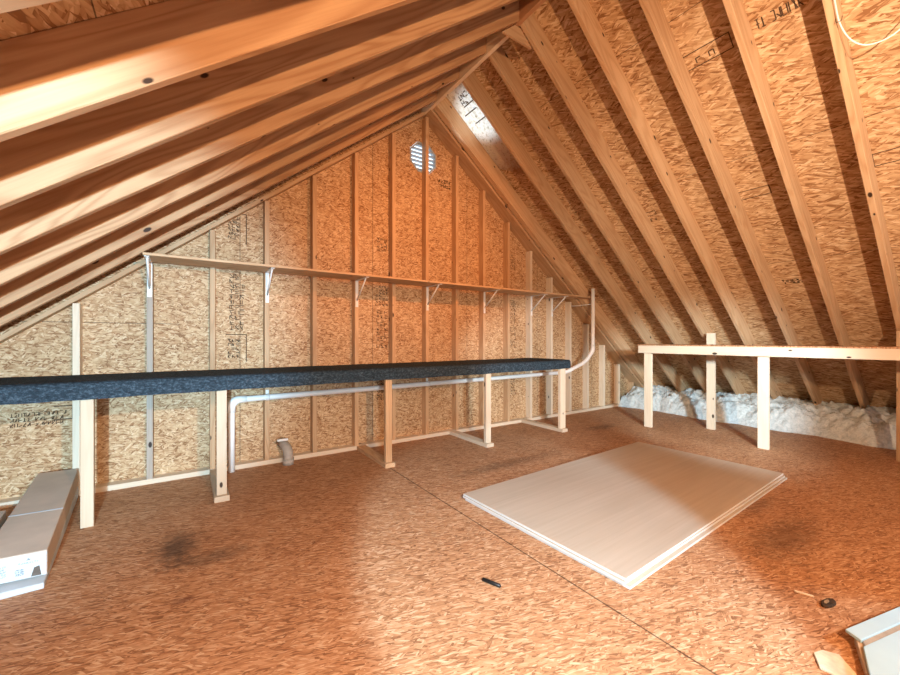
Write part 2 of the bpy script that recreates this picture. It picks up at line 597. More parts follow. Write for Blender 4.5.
# right roof sheathing with its mill stamps
bm = bmesh.new()
prism(bm, [(XR, zr(XR, DV)), (7.10, zr(7.10, DV)), (7.10, zr(7.10, DV + 0.016)), (XR, zr(XR, DV + 0.016))], 'y', -1.3, YS)
uv_plane(bm, (0, 1, 0), -S_DIR_R)
def on_roof(x, y):
    return Vector((x, y, zr(x, DV))) + N_R * 0.0012
EV = -S_DIR_R
for (x1, y0, w, h, sides) in ((3.135, 1.115, 0.325, 0.115, 'tbl'), (4.12, 1.19, 0.235, 0.09, 'tblr'), (4.117, 0.45, 0.15, 0.11, 'tbr'), (4.05, 2.13, 0.125, 0.055, 'tblr'), (4.07, 1.47, 0.06, 0.055, 'tbl')):
    frame_lines(bm, on_roof(x1, y0), (0, 1, 0), EV, w, h, sides)
strokes(bm, on_roof(3.12, 1.22), (0, 1, 0), EV, 0.17, 0.05, 1, 4, 3, thick=0.008, fill=0.8)
strokes(bm, on_roof(3.12, 0.74), (0, 1, 0), EV, 0.24, 0.085, 1, 9, 5, thick=0.007)
strokes(bm, on_roof(5.0, 1.20), (0, 1, 0), EV, 0.16, 0.07, 2, 5, 7, thick=0.009)
strokes(bm, on_roof(4.11, 2.15), (0, 1, 0), EV, 0.09, 0.05, 1, 3, 9)
o = link('ceiling_right', bm, ['osb_roof', 'ink'])
o['kind'] = 'structure'

# gable wall sheathing, with the hole for the vent
VX, VZ, VR = 2.205, 3.14, 0.185
bm = bmesh.new()
oct_ = [(VX + VR * math.sin(a), VZ + VR * math.cos(a)) for a in [PI / 8 + k * PI / 4 for k in range(8)]]   # right side first, clockwise
right = [p for p in oct_ if p[0] > VX]
left = [p for p in oct_ if p[0] < VX]
left.sort(key=lambda p: p[1])
right.sort(key=lambda p: -p[1])
ztop = zl(XR, DV)
topz, botz = right[0][1], right[-1][1]
poly_r = [(VX, 0), (7.1, 0), (VX, ztop - 0.01), (VX, topz)] + right + [(VX, botz)]
poly_l = [(VX, 0), (VX, botz)] + left + [(VX, topz), (VX, ztop - 0.01), (-2.72, 0)]
for poly in (poly_r, poly_l):
    vs = [bm.verts.new((p[0], YS, p[1])) for p in poly]
    f = bm.faces.new(vs)
bmesh.ops.remove_doubles(bm, verts=bm.verts, dist=1e-5)
r = bmesh.ops.extrude_face_region(bm, geom=list(bm.faces))
bmesh.ops.translate(bm, verts=[v for v in r['geom'] if isinstance(v, bmesh.types.BMVert)], vec=(0, 0.014, 0))
bmesh.ops.recalc_face_normals(bm, faces=bm.faces)
bmesh.ops.triangulate(bm, faces=bm.faces)
uv_plane(bm, (1, 0, 0), (0, 0, 1))
YP = YS - 0.0015
def wall_text(x, z0, z1, w, cols, seed, rows=2):
    strokes(bm, (x - w / 2, YP, z1), (0, 0, -1), (1, 0, 0), z1 - z0, w, rows + 1, cols + 2, seed, thick=0.0055)
wall_text(0.355, 1.17, 1.66, 0.12, 9, 11)
frame_lines(bm, (0.27, YP, 0.90), (1, 0, 0), (0, 0, 1), 0.16, 0.24, 'tr')
frame_lines(bm, (0.27, YP, 1.92), (1, 0, 0), (0, 0, 1), 0.16, 0.26, 'tr')
wall_text(0.33, 0.93, 1.10, 0.09, 3, 12)
wall_text(0.33, 1.95, 2.15, 0.09, 4, 13)
wall_text(1.70, 1.00, 1.40, 0.13, 7, 14)
wall_text(1.70, 1.44, 1.66, 0.15, 5, 15, 3)
wall_text(1.70, 2.02, 2.16, 0.12, 3, 16)
wall_text(1.70, 0.45, 0.72, 0.13, 5, 17)
wall_text(3.56, 0.98, 1.62, 0.14, 10, 18)
wall_text(3.56, 2.02, 2.22, 0.13, 4, 19)
wall_text(3.56, 0.35, 0.70, 0.13, 6, 20)
wall_text(5.25, 1.0, 1.30, 0.12, 6, 24)
strokes(bm, (-0.98, YP, 0.50), (1, 0, 0), (0, 0, 1), 0.28, 0.10, 3, 14, 21, thick=0.0045)
frame_lines(bm, (-0.77, YP, 0.53), (1, 0, 0), (0, 0, 1), 0.10, 0.10, 'tbr')
strokes(bm, (2.40, YP, 2.86), (1, 0, 0), (0, 0, 1), 0.18, 0.10, 2, 5, 22, thick=0.01)
# panel joints
for x in (0.376, 1.595, 2.815, 4.034, 5.252):
    frame_lines(bm, (x, YP, 0.04), (1, 0, 0), (0, 0, 1), 0.004, min(zl(x), zr(x)) - 0.04, 'l', 0.004)
frame_lines(bm, (-1.6, YP, 1.215), (1, 0, 0), (0, 0, 1), 1.55, 0.004, 'b', 0.004)
o = link('wall_back', bm, ['osb_wall', 'ink'])
o['kind'] = 'structure'

# ------------------------------------------------------------------ rafters
ordinal = ['nearest', 'second', 'third', 'fourth', 'fifth', 'sixth', 'seventh', 'eighth', 'ninth']
def left_rafter(yn, label, th=0.038, mat='pine_brown'):
    bm = bmesh.new()
    prism(bm, [(-2.40, zl(-2.40)), (XR - 0.019, zl(XR - 0.019)), (XR - 0.019, zl(XR - 0.019, DV)), (-2.40, zl(-2.40, DV))], 'y', yn - th, yn, bev=0.003)
    uv_axis(bm, (math.cos(ANG), 0, math.sin(ANG)))
    return tag(link('rafter', bm, mat, origin=(-2.40, yn - th / 2, zl(-2.40))), label, 'rafter', 'left slope rafters')

def right_rafter(yn, label, th=0.038, mat='pine'):
    bm = bmesh.new()
    prism(bm, [(XR + 0.019, zr(XR + 0.019)), (6.72, zr(6.72)), (6.72, zr(6.72, DV)), (XR + 0.019, zr(XR + 0.019, DV))], 'y', yn - th, yn, bev=0.003)
    uv_axis(bm, S_DIR_R)
    return tag(link('rafter', bm, mat, origin=(6.72, yn - th / 2, zr(6.72))), label, 'rafter', 'right slope rafters')

YR = 3.479
LL = ['pale rafter of the left slope, nearest the gable wall and just above the shelf end',
      'second rafter of the left slope counted from the gable wall',
      'third rafter of the left slope counted from the gable wall',
      'fourth rafter of the left slope, its top meeting the small gusset under the ridge',
      'fifth rafter of the left slope, wide pale lower edge and small dark knots',
      'big rafter of the left slope with wavy brown grain, second from the photo corner',
      'rafter in the top left corner of the photo, only its pale edge showing']
for k in range(7):
    left_rafter(YR - 0.4064 * k + (0.012 if k == 5 else 0), LL[k])
RL = ['doubled rafter of the right slope lying against the gable wall beside the white offcut',
      'first single rafter of the right slope, right of the white sheathing offcut near the ridge',
      'rafter of the right slope with a knotty reddish face, second right of the white offcut',
      'rafter of the right slope whose top ends at the small gusset under the ridge',
      'right slope rafter just right of the gusset, its foot behind the left tall back post',
      'right slope rafter, third from the white cable, its foot behind the middle of the rail',
      'rafter of the right slope next left of the one that carries the white cable',
      'rightmost rafter of the right slope, with the white cable looped at its top']
for k in range(8):
    if k == 0:
        right_rafter(3.596, RL[0], 0.076)
    else:
        right_rafter(YR - 0.4064 * k, RL[k])

# ridge board in two lengths
bm = bmesh.new()
prism(bm, [(XR - 0.019, 3.592), (XR + 0.019, 3.592), (XR + 0.019, 3.85), (XR - 0.019, 3.85)], 'y', 2.30, YS - 0.002, bev=0.003)
uv_axis(bm, (0, 1, 0))
tag(link('ridge_board', bm, 'pine_pale', origin=(XR, 3.0, 3.592)), 'pale ridge board between the two roof slopes, running out from the gable peak', 'ridge board')
bm = bmesh.new()
prism(bm, [(XR - 0.019, 3.61), (XR + 0.019, 3.61), (XR + 0.019, 3.85), (XR - 0.019, 3.85)], 'y', -1.3, 2.298, bev=0.003)
uv_axis(bm, (0, 1, 0))
tag(link('ridge_board', bm, 'pine_red', origin=(XR, 0.5, 3.61)), 'darker reddish ridge board at the top edge of the photo, beyond the gusset', 'ridge board')
# gusset
bm = bmesh.new()
prism(bm, [(2.03, 3.49), (2.35, 3.49), (2.22, 3.60), (2.16, 3.60)], 'y', 2.262, 2.282, bev=0.002)
uv_axis(bm, (1, 0, 0))
tag(link('gusset_plate', bm, 'pine', origin=(2.19, 2.272, 3.49)), 'small board gusset under the ridge where the fourth rafter pair meets', 'gusset')

# rake plates on top of the gable studs
bm = bmesh.new()
prism(bm, [(-2.36, zl(-2.36, -0.038)), (XR, zl(XR, -0.038)), (XR, zl(XR)), (-2.36, zl(-2.36))], 'y', YW, YS - 0.001, bev=0.002)
uv_axis(bm, (math.cos(ANG), 0, math.sin(ANG)))
tag(link('rake_plate', bm, 'pine', origin=(-2.36, 3.74, zl(-2.36))), 'sloping top plate of the gable wall on its left side, over the left studs', 'top plate')
bm = bmesh.new()
prism(bm, [(XR, zr(XR, -0.038)), (6.70, zr(6.70, -0.038)), (6.70, zr(6.70)), (XR, zr(XR))], 'y', 3.60, YS - 0.001, bev=0.002)
uv_axis(bm, S_DIR_R)
tag(link('rake_plate', bm, 'pine', origin=(6.70, 3.69, zr(6.70))), 'sloping top plate of the gable wall on its right side, below the doubled rafter', 'top plate')

# added panel painted as a light patch between the two rafters nearest the gable
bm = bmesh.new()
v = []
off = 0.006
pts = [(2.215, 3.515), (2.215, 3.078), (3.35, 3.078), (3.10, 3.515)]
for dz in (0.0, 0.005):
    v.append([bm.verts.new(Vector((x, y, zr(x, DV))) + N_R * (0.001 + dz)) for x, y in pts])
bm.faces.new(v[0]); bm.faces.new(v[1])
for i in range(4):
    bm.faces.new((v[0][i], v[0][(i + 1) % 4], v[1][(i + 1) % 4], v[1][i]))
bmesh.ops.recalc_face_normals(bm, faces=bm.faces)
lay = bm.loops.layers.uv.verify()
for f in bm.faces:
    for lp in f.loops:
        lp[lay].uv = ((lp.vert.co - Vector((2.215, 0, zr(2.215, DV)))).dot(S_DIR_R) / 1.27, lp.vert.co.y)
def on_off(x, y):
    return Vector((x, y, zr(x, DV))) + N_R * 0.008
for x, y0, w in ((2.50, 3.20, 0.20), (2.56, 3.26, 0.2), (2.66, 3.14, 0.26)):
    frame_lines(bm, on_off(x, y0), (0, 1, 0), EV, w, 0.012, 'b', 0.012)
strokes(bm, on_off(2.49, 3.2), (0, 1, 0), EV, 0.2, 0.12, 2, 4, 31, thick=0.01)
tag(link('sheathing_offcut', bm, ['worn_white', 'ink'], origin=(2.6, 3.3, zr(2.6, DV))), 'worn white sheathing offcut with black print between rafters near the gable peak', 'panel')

# ------------------------------------------------------------------ gable studs and sill
bm = bmesh.new()
box(bm, (-2.30, YW, 0.0), (6.70, YS - 0.001, 0.038), bev=0.002)
uv_axis(bm, (1, 0, 0))
tag(link('sill_plate', bm, 'pine_pale', origin=(2, 3.74, 0)), 'long pale bottom plate on the floor along the gable wall', 'sill plate')
SX0 = -0.2339
SLAB = {-1: ('pine_pale', 'pale gable stud behind the left end of the carpeted bench, near the carton'),
        0: ('pine_grey', 'greyed gable stud carrying the leftmost shelf bracket'),
        1: ('pine', 'gable stud just left of the floor end of the white pipe'),
        2: ('pine', 'gable stud carrying the second shelf bracket from the left, pipe strapped to it'),
        3: ('pine', 'gable stud between the second and third shelf brackets, right of the grey drain elbow'),
        4: ('pine', 'gable stud carrying the third shelf bracket from the left'),
        5: ('pine', 'gable stud between the third and fourth shelf brackets, left of the vent'),
        6: ('pine', 'tallest gable stud, crossing the louvred vent and carrying the fourth bracket'),
        7: ('pine', 'gable stud just right of the vent, its upper end catching light'),
        8: ('pine', 'gable stud carrying the fifth shelf bracket from the left'),
        9: ('pine', 'gable stud between the fifth and sixth shelf brackets'),
        10: ('pine_pale', 'gable stud carrying the sixth shelf bracket, second from the right'),
        11: ('pine_pale', 'broad pale gable stud carrying the last shelf bracket on the right'),
        12: ('pine_pale', 'pale gable stud below the right shelf end with a thin strap to the pipe'),
        13: ('pine_pale', 'pale gable stud behind the bend of the white pipe'),
        14: ('pine_pale', 'short pale gable stud right of the pipe, tallest of the last three'),
        15: ('pine_pale', 'shorter pale gable stud beside the white insulation'),
        16: ('pine', 'shortest gable stud at the right end, half buried in insulation')}
for i in range(-1, 17):
    x = SX0 + 0.4064 * i
    top = min(zl(x), zr(x)) - 0.040 - SL * 0.019
    bm = bmesh.new()
    box(bm, (x - 0.019, YW, 0.0385), (x + 0.019, YS - 0.001, top), bev=0.002)
    uv_axis(bm, (0, 0, 1))
    m, lb = SLAB[i]
    tag(link('stud', bm, m, origin=(x, YW + 0.045, 0.0385)), lb, 'stud', 'gable wall studs')

# ------------------------------------------------------------------ louvred vent
vent = thing('gable_vent', (VX, YS + 0.02, VZ - VR), 'white octagonal louvred vent high in the gable, daylight showing between slats', 'vent')
bm = bmesh.new()
ro, ri = VR - 0.002, VR - 0.02
for k in range(8):
    a0, a1 = PI / 8 + k * PI / 4, PI / 8 + (k + 1) * PI / 4
    q = [(r_ * math.sin(a), r_ * math.cos(a)) for r_, a in ((ro, a0), (ro, a1), (ri, a1), (ri, a0))]
    prism(bm, [(VX + p[0], VZ + p[1]) for p in q], 'y', YS - 0.004, YS + 0.05)
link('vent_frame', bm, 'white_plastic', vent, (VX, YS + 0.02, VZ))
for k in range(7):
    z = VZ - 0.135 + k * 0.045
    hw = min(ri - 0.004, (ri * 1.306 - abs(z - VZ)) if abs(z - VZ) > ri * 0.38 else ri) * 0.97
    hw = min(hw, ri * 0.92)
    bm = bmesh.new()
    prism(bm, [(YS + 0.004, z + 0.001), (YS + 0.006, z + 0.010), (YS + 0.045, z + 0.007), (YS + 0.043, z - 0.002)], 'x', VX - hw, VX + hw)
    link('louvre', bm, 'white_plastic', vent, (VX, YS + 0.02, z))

# ------------------------------------------------------------------ shelf with brackets
shelf = thing('wall_shelf', (2.24, 3.55, 1.45), 'long wooden shelf on white steel brackets across the gable studs', 'shelf')
bm = bmesh.new()
prism(bm, [(-0.255, 3.395), (4.815, 3.395), (4.815, 3.505), (4.60, 3.515), (4.60, YW - 0.003), (-0.255, YW - 0.003)], 'z', 1.678, 1.697, bev=0.002)
uv_axis(bm, (1, 0, 0))
link('board', bm, 'pine', shelf, (2.24, 3.55, 1.678))
for i, x in enumerate([SX0 + 0.4064 * k for k in (0, 2, 4, 6, 8, 10, 11)]):
    bm = bmesh.new()
    box(bm, (x - 0.014, YW - 0.006, 1.415), (x + 0.014, YW - 0.0005, 1.674))
    box(bm, (x - 0.014, 3.42, 1.672), (x + 0.014, YW - 0.006, 1.678))
    br = link('bracket', bm, 'white_steel', shelf, (x, YW - 0.003, 1.42))
    bm = bmesh.new()
    tube(bm, [(x, YW - 0.008, 1.48), (x, 3.46, 1.671)], 0.007, 8)
    link('brace', bm, 'white_steel', br, (x, 3.58, 1.57))

# ------------------------------------------------------------------ carpeted bench
BX0, BX1, BY0, BY1, BZ0, BZ1 = -1.06, 3.80, 3.025, YW - 0.004, 0.748, 0.848
bench = thing('workbench', (1.4, 3.36, 0.0), 'long narrow bench with a charcoal carpeted top along the gable wall', 'bench')
bm = bmesh.new()
nx = 160
prof = []
for y, z in ((BY1, BZ0 + 0.02), (BY1, BZ1 - 0.004), (BY1 - 0.01, BZ1), (BY0 + 0.10, BZ1 + 0.002), (BY0 + 0.03, BZ1 + 0.001), (BY0 + 0.012, BZ1 - 0.006), (BY0 + 0.002, BZ1 - 0.02), (BY0, BZ1 - 0.06), (BY0 + 0.002, BZ0), (BY0 + 0.02, BZ0 - 0.001), (BY0 + 0.3, BZ0 + 0.02)):
    prof.append((y, z))
rows = []
for i in range(nx + 1):
    x = BX0 + (BX1 - BX0) * i / nx
    row = []
    for j, (y, z) in enumerate(prof):
        wob = 0.004 * mnoise.noise((x * 3.1, 7.7, 0)) + 0.003 * mnoise.noise((x * 11, 2.2, j * 0.4))
        row.append(bm.verts.new((x, y + (wob * 0.6 if 3 < j < 10 else 0), z + (wob if j >= 7 else wob * 0.4 if j > 1 else 0))))
    rows.append(row)
for a, b in zip(rows, rows[1:]):
    for j in range(len(prof)):
        j2 = (j + 1) % len(prof)
        bm.faces.new((a[j], a[j2], b[j2], b[j]))
bm.faces.new(rows[0]); bm.faces.new(rows[-1])
bmesh.ops.recalc_face_normals(bm, faces=bm.faces)
o = link('carpeted_top', bm, 'carpet', bench, (1.4, 3.36, BZ0))
o['label'] = 'charcoal blue carpet wrapped over the bench top'
bm = bmesh.new()
box(bm, (BX0 + 0.02, BY0 + 0.068, 0.7495), (BX1 - 0.02, BY0 + 0.106, BZ0 + 0.012), bev=0.002)
uv_axis(bm, (1, 0, 0))
link('apron', bm, 'pine_pale', bench, (1.4, BY0 + 0.087, 0.71))
LEG = [(-0.482, 0.058, 0, 'pine_leg'), (0.195, 0.060, 1, 'pine_leg'), (1.435, 0.060, 1, 'pine'), (2.545, 0.064, 1, 'pine_pale'), (3.69, 0.089, 1, 'pine_pale')]
for x, w, foot, m in LEG:
    bm = bmesh.new()
    box(bm, (x - w / 2, BY0 + 0.025, 0.038 if foot else 0.0), (x + w / 2, BY0 + 0.063, BZ0 + 0.005), bev=0.002)
    uv_axis(bm, (0, 0, 1))
    lg = link('leg', bm, m, bench, (x, BY0 + 0.045, 0.0))
    if foot:
        bm = bmesh.new()
        box(bm, (x - 0.045, BY0 - 0.005, 0.0), (x + 0.045, YW - 0.003, 0.0375), bev=0.002)
        uv_axis(bm, (0, 1, 0))
        link('foot_rail', bm, m, lg, (x, 3.36, 0.0))

# ------------------------------------------------------------------ white pipe
pipe = thing('plumbing_pipe', (0.305, 3.66, 0.0), 'white plastic pipe running along the gable wall under the bench and up beside the shelf', 'pipe')
bm = bmesh.new()
PY = YW - 0.030
PR = (4.682, 3.352)      # the riser stands in front of the shelf end
path = fillet([(0.305, PY, 0.0), (0.305, PY, 0.592), (4.50, PY, 0.622), (4.617, 3.42, 0.78), (PR[0], PR[1], 0.94), (PR[0], PR[1], 1.80)], 0.09, 7)
tube(bm, path, 0.0245, 16)
link('pipe_run', bm, 'pvc', pipe, (0.305, PY, 0.0))
for (x, z) in ((0.305, 0.50), ):
    bm = bmesh.new()
    tube(bm, fillet([(x, PY, 0.49), (x, PY, 0.592), (x + 0.11, PY, 0.593)], 0.088, 7), 0.0295, 16)
    link('elbow', bm, 'pvc', pipe, (x, PY, 0.55))
bm = bmesh.new()
tube(bm, fillet([(4.42, PY, 0.6214), (4.50, PY, 0.622), (4.538, PY - 0.08, 0.674)], 0.06, 5), 0.028, 16)
link('elbow', bm, 'pvc', pipe, (4.50, PY, 0.62))
bm = bmesh.new()
tube(bm, fillet([(4.655, 3.386, 0.873), (PR[0], PR[1], 0.94), (PR[0], PR[1], 1.02)], 0.05, 5), 0.028, 16)
link('elbow', bm, 'pvc', pipe, (PR[0], PR[1], 0.94))
for x, z in ((0.579, 0.594), (2.2, 0.607)):
    bm = bmesh.new()
    tube(bm, [(x - 0.012, PY, z), (x + 0.012, PY, z)], 0.0285, 16)
    box(bm, (x - 0.012, YW - 0.004, z + 0.02), (x + 0.012, YW - 0.0005, z + 0.06))
    link('pipe_strap', bm, 'white_steel', pipe, (x, PY, z))
bm = bmesh.new()
tube(bm, [(4.643, YW - 0.002, 1.580), (4.70, 3.60, 1.582), (PR[0] + 0.004, PR[1] + 0.026, 1.588)], 0.006, 8)
o = link('pipe_strap', bm, 'white_steel', pipe, (4.66, 3.5, 1.585))
o['label'] = 'long thin steel strap from stud to pipe'

# ------------------------------------------------------------------ grey drain elbow
drain = thing('drain_stub', (0.735, 3.60, 0.0), 'short grey drain elbow on the floor at the gable sill with white cap', 'pipe')
bm = bmesh.new()
tube(bm, fillet([(0.735, 3.61, 0.0), (0.735, 3.61, 0.13), (0.70, 3.76, 0.17)], 0.07, 7), 0.041, 20)
link('elbow', bm, 'grey_pvc', drain, (0.735, 3.61, 0.0))
bm = bmesh.new()
tube(bm, [(0.735, 3.61, 0.0), (0.735, 3.61, 0.05)], 0.047, 20)
link('collar', bm, 'grey_pvc', drain, (0.735, 3.61, 0.0))
bm = bmesh.new()
box(bm, (0.655, 3.66, 0.195), (0.745, 3.684, 0.215), bev=0.004)
o = link('hanger_clip', bm, 'white_steel', drain, (0.70, 3.67, 0.2))
o['label'] = 'small white clip on top of the elbow'

# ------------------------------------------------------------------ stack of panels on the floor
rnd = random.Random(4)
PL = ['lowest pale wood panel of the stack on the floor, its white edge on the boards',
      'middle pale wood panel of the stack on the floor',
      'topmost pale wood panel of the stack on the floor, its whole face showing']
for k, (dx, dy, rz) in enumerate(((0.006, -0.012, 0.030), (-0.002, 0.004, 0.026), (0.006, 0.010, 0.032))):
    bm = bmesh.new()
    h = 0.0125
    z0 = k * 0.0135
    box(bm, (-1.145, -0.5825, 0), (1.145, 0.5825, h), bev=0.0012)
    bm.normal_update()
    for f in bm.faces:
        f.material_index = 0 if abs(f.normal.z) > 0.8 else 1
    uv_axis(bm, (1, 0, 0))
    o = link('plywood_sheet', bm, ['luan', 'white_edge'], origin=(0, 0, 0))
    o.location = (2.722 + dx, 1.588 + dy, z0)
    o.rotation_euler.z = rz
    tag(o, PL[k], 'panel', 'wood panels stacked on the floor')

# ------------------------------------------------------------------ unfinished bench on the right
wb = thing('work_table', (5.0, 1.2, 0.0), 'unfinished pine bench frame on posts in front of the insulation', 'bench')
RX = 4.72
bm = bmesh.new()
box(bm, (RX, -0.35, 0.925), (RX + 0.038, 2.72, 1.018), bev=0.002)
uv_axis(bm, (0, 1, 0))
link('front_rail', bm, 'pine_pale', wb, (RX, 1.2, 0.97))
bm = bmesh.new()
box(bm, (5.222, -0.35, 0.925), (5.26, 2.72, 1.018), bev=0.002)
uv_axis(bm, (0, 1, 0))
link('back_rail', bm, 'pine', wb, (5.24, 1.2, 0.97))
bm = bmesh.new()
box(bm, (RX - 0.005, -0.35, 1.0185), (5.262, 2.73, 1.031), bev=0.001)
uv_plane(bm, (1, 0, 0), (0, 1, 0))
link('top_board', bm, 'osb_floor', wb, (5.0, 1.2, 1.02))
for y in (2.62, 1.448, 0.23):
    bm = bmesh.new()
    box(bm, (RX + 0.0385, y - 0.0445, 0.0), (RX + 0.077, y + 0.0445, 1.018), bev=0.002)
    uv_axis(bm, (0, 0, 1))
    link('post', bm, 'pine_pale', wb, (RX + 0.058, y, 0.0))
for y, m in ((2.12, 'pine_pale'), (0.585, 'pine')):
    bm = bmesh.new()
    box(bm, (5.2625, y - 0.0445, 0.0), (5.30, y + 0.0445, 1.17), bev=0.002)
    uv_axis(bm, (0, 0, 1))
    o = link('post', bm, m, wb, (5.28, y, 0.0))
    o['label'] = 'taller back post rising above the rail'

# ------------------------------------------------------------------ insulation along the right eave
bm = bmesh.new()
x0, x1, y0, y1 = 5.70, 6.95, -1.25, YW - 0.005
stp = 0.016
NXI, NYI = int((x1 - x0) / stp), int((y1 - y0) / stp)
grid = []
for j in range(NYI + 1):
    y = y0 + (y1 - y0) * j / NYI
    row = []
    front = 5.86 + 0.09 * mnoise.noise((y * 1.7, 0.3, 0)) + 0.05 * mnoise.noise((y * 6.0, 1.3, 0)) - 0.10 * max(0, (y - 3.1))
    for i in range(NXI + 1):
        x = x0 + (x1 - x0) * i / NXI
        d = (x - front)
        base = 0.0 if d <= 0 else 0.27 * (1 - math.exp(-d / 0.20)) + 0.03 * min(1, d / 0.1)
        if d > 0:
            p = Vector((x * 6.0, y * 6.0, 0.0))
            dist = mnoise.voronoi(p)[0]
            q = Vector((x * 19.0, y * 19.0, 3.0))
            dist2 = mnoise.voronoi(q)[0]
            lump = (0.55 - dist[0]) * 0.11 + (0.5 - dist2[0]) * 0.055 + 0.05 * mnoise.noise((x * 2.2, y * 2.2, 5.0))
            base = max(0.004, base + lump * min(1, d / 0.12))
        lim = zr(x, DV) - 0.01
        row.append(bm.verts.new((x + 0.012 * mnoise.noise((x * 30, y * 30, 1)), y + (0.012 * mnoise.noise((x * 30, y * 30, 9)) if 0 < j < NYI else 0), min(base, lim) if d > 0 else -0.004)))
    grid.append(row)
for a, b in zip(grid, grid[1:]):
    for i in range(NXI):
        bm.faces.new((a[i], a[i + 1], b[i + 1], b[i]))
bmesh.ops.recalc_face_normals(bm, faces=bm.faces)
o = link('insulation', bm, 'fibre', origin=(6.3, 1.2, 0), smooth=True)
tag(o, 'fluffy white blown insulation heaped along the right eave under the rafters', 'insulation', kind='stuff')

# ------------------------------------------------------------------ cartons on the left
def hexa(bm, bot, top, mat=0):
    vb = [bm.verts.new(p) for p in bot]
    vt = [bm.verts.new(p) for p in top]
    fs = [bm.faces.new(vb[::-1]), bm.faces.new(vt)]
    for i in range(4):
        fs.append(bm.faces.new((vb[i], vb[(i + 1) % 4], vt[(i + 1) % 4], vt[i])))
    for f in fs:
        f.material_index = mat
    bmesh.ops.recalc_face_normals(bm, faces=fs)
    return fs

# corners of the carton: front left, front right, back right, back left (seen from above)
FL, FR, BR, BL = Vector((-0.735, 2.472, 0)), Vector((-0.52, 2.455, 0)), Vector((-0.625, 3.675, 0)), Vector((-0.825, 3.690, 0))
Z_F0, Z_F1, Z_B0, Z_B1 = 0.040, 0.150, 0.085, 0.200
up = lambda p, z: Vector((p.x, p.y, z))
cart = thing('carton', (-0.72, 3.0, 0.0), 'long flat tan carton with a white printed end, tilted beside the left bench leg', 'carton')
bm = bmesh.new()
fs = hexa(bm, [up(FL, Z_F0), up(FR, Z_F0), up(BR, Z_B0), up(BL, Z_B0)], [up(FL, Z_F1), up(FR, Z_F1), up(BR, Z_B1), up(BL, Z_B1)])
bmesh.ops.bevel(bm, geom=list(bm.edges), offset=0.003, segments=1, affect='EDGES')
link('body', bm, 'tan_card', cart, (-0.72, 3.0, 0.1))
bm = bmesh.new()
e = (FR - FL).normalized()
nf = Vector((e.y, -e.x, 0))
hexa(bm, [up(FL + nf * 0.003 + e * 0.002, Z_F0 + 0.004), up(FR + nf * 0.003 - e * 0.002, Z_F0 + 0.004), up(FR - e * 0.002 + nf * 0.0005, Z_F0 + 0.004), up(FL + e * 0.002 + nf * 0.0005, Z_F0 + 0.004)],
     [up(FL + nf * 0.003 + e * 0.002, Z_F1 - 0.003), up(FR + nf * 0.003 - e * 0.002, Z_F1 - 0.003), up(FR - e * 0.002 + nf * 0.0005, Z_F1 - 0.003), up(FL + e * 0.002 + nf * 0.0005, Z_F1 - 0.003)])
org = FL + nf * 0.0045
P = lambda u, z: tuple(up(org + e * u, z))
strokes(bm, P(0.125, 0.108), e, (0, 0, 1), 0.065, 0.007, 1, 9, 41, thick=0.0018)
strokes(bm, P(0.150, 0.122), e, (0, 0, 1), 0.014, 0.01, 1, 2, 42, thick=0.003)
strokes(bm, P(0.115, 0.060), e, (0, 0, 1), 0.03, 0.03, 4, 4, 43, thick=0.0018)
strokes(bm, P(0.01, 0.065), e, (0, 0, 1), 0.08, 0.05, 5, 8, 44, thick=0.0015)
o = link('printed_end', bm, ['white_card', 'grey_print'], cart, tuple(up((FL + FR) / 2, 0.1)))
o['label'] = 'white printed end of the carton'
bm = bmesh.new()
hexa(bm, [P(0.165, 0.047), P(0.198, 0.047), up(org + e * 0.198 - nf * 0.004, 0.047), up(org + e * 0.165 - nf * 0.004, 0.047)],
     [P(0.175, 0.085), P(0.192, 0.090), up(org + e * 0.192 - nf * 0.004, 0.090), up(org + e * 0.175 - nf * 0.004, 0.085)])
o = link('torn_corner', bm, 'dark_card', cart, P(0.18, 0.06))
o['label'] = 'dark torn hole at the end corner'
bm = bmesh.new()
for k in range(1):
    a, b = FL.lerp(BL, 0.40), FR.lerp(BR, 0.40)
    za = Z_F1 + (Z_B1 - Z_F1) * 0.40
    hexa(bm, [up(a, za + 0.0003), up(b, za + 0.0003), up(b + Vector((0, 0.012, 0)), za + 0.001), up(a + Vector((0, 0.012, 0)), za + 0.001)],
         [up(a, za + 0.0013), up(b, za + 0.0013), up(b + Vector((0, 0.012, 0)), za + 0.002), up(a + Vector((0, 0.012, 0)), za + 0.002)])
o = link('tape_seam', bm, 'white_card', cart, tuple(up(a, za)))
o['label'] = 'pale tape seam across the carton top'
# the flat white carton below
bm = bmesh.new()
q = 0.004
hexa(bm, [up(FL + Vector((-0.02, -0.07, 0)), 0.0), up(FR + Vector((0.0, -0.045, 0)), 0.0), up(BR, 0.0), up(BL, 0.0)],
     [up(FL + Vector((-0.02, -0.07, 0)), 0.030), up(FR + Vector((0.0, -0.045, 0)), 0.026), up(BR, 0.076), up(BL, 0.076)])
bmesh.ops.bevel(bm, geom=list(bm.edges), offset=0.003, segments=1, affect='EDGES')
tag(link('carton', bm, 'white_card', origin=(-0.72, 3.0, 0)), 'flat white carton on the floor underneath the long tan carton', 'carton')
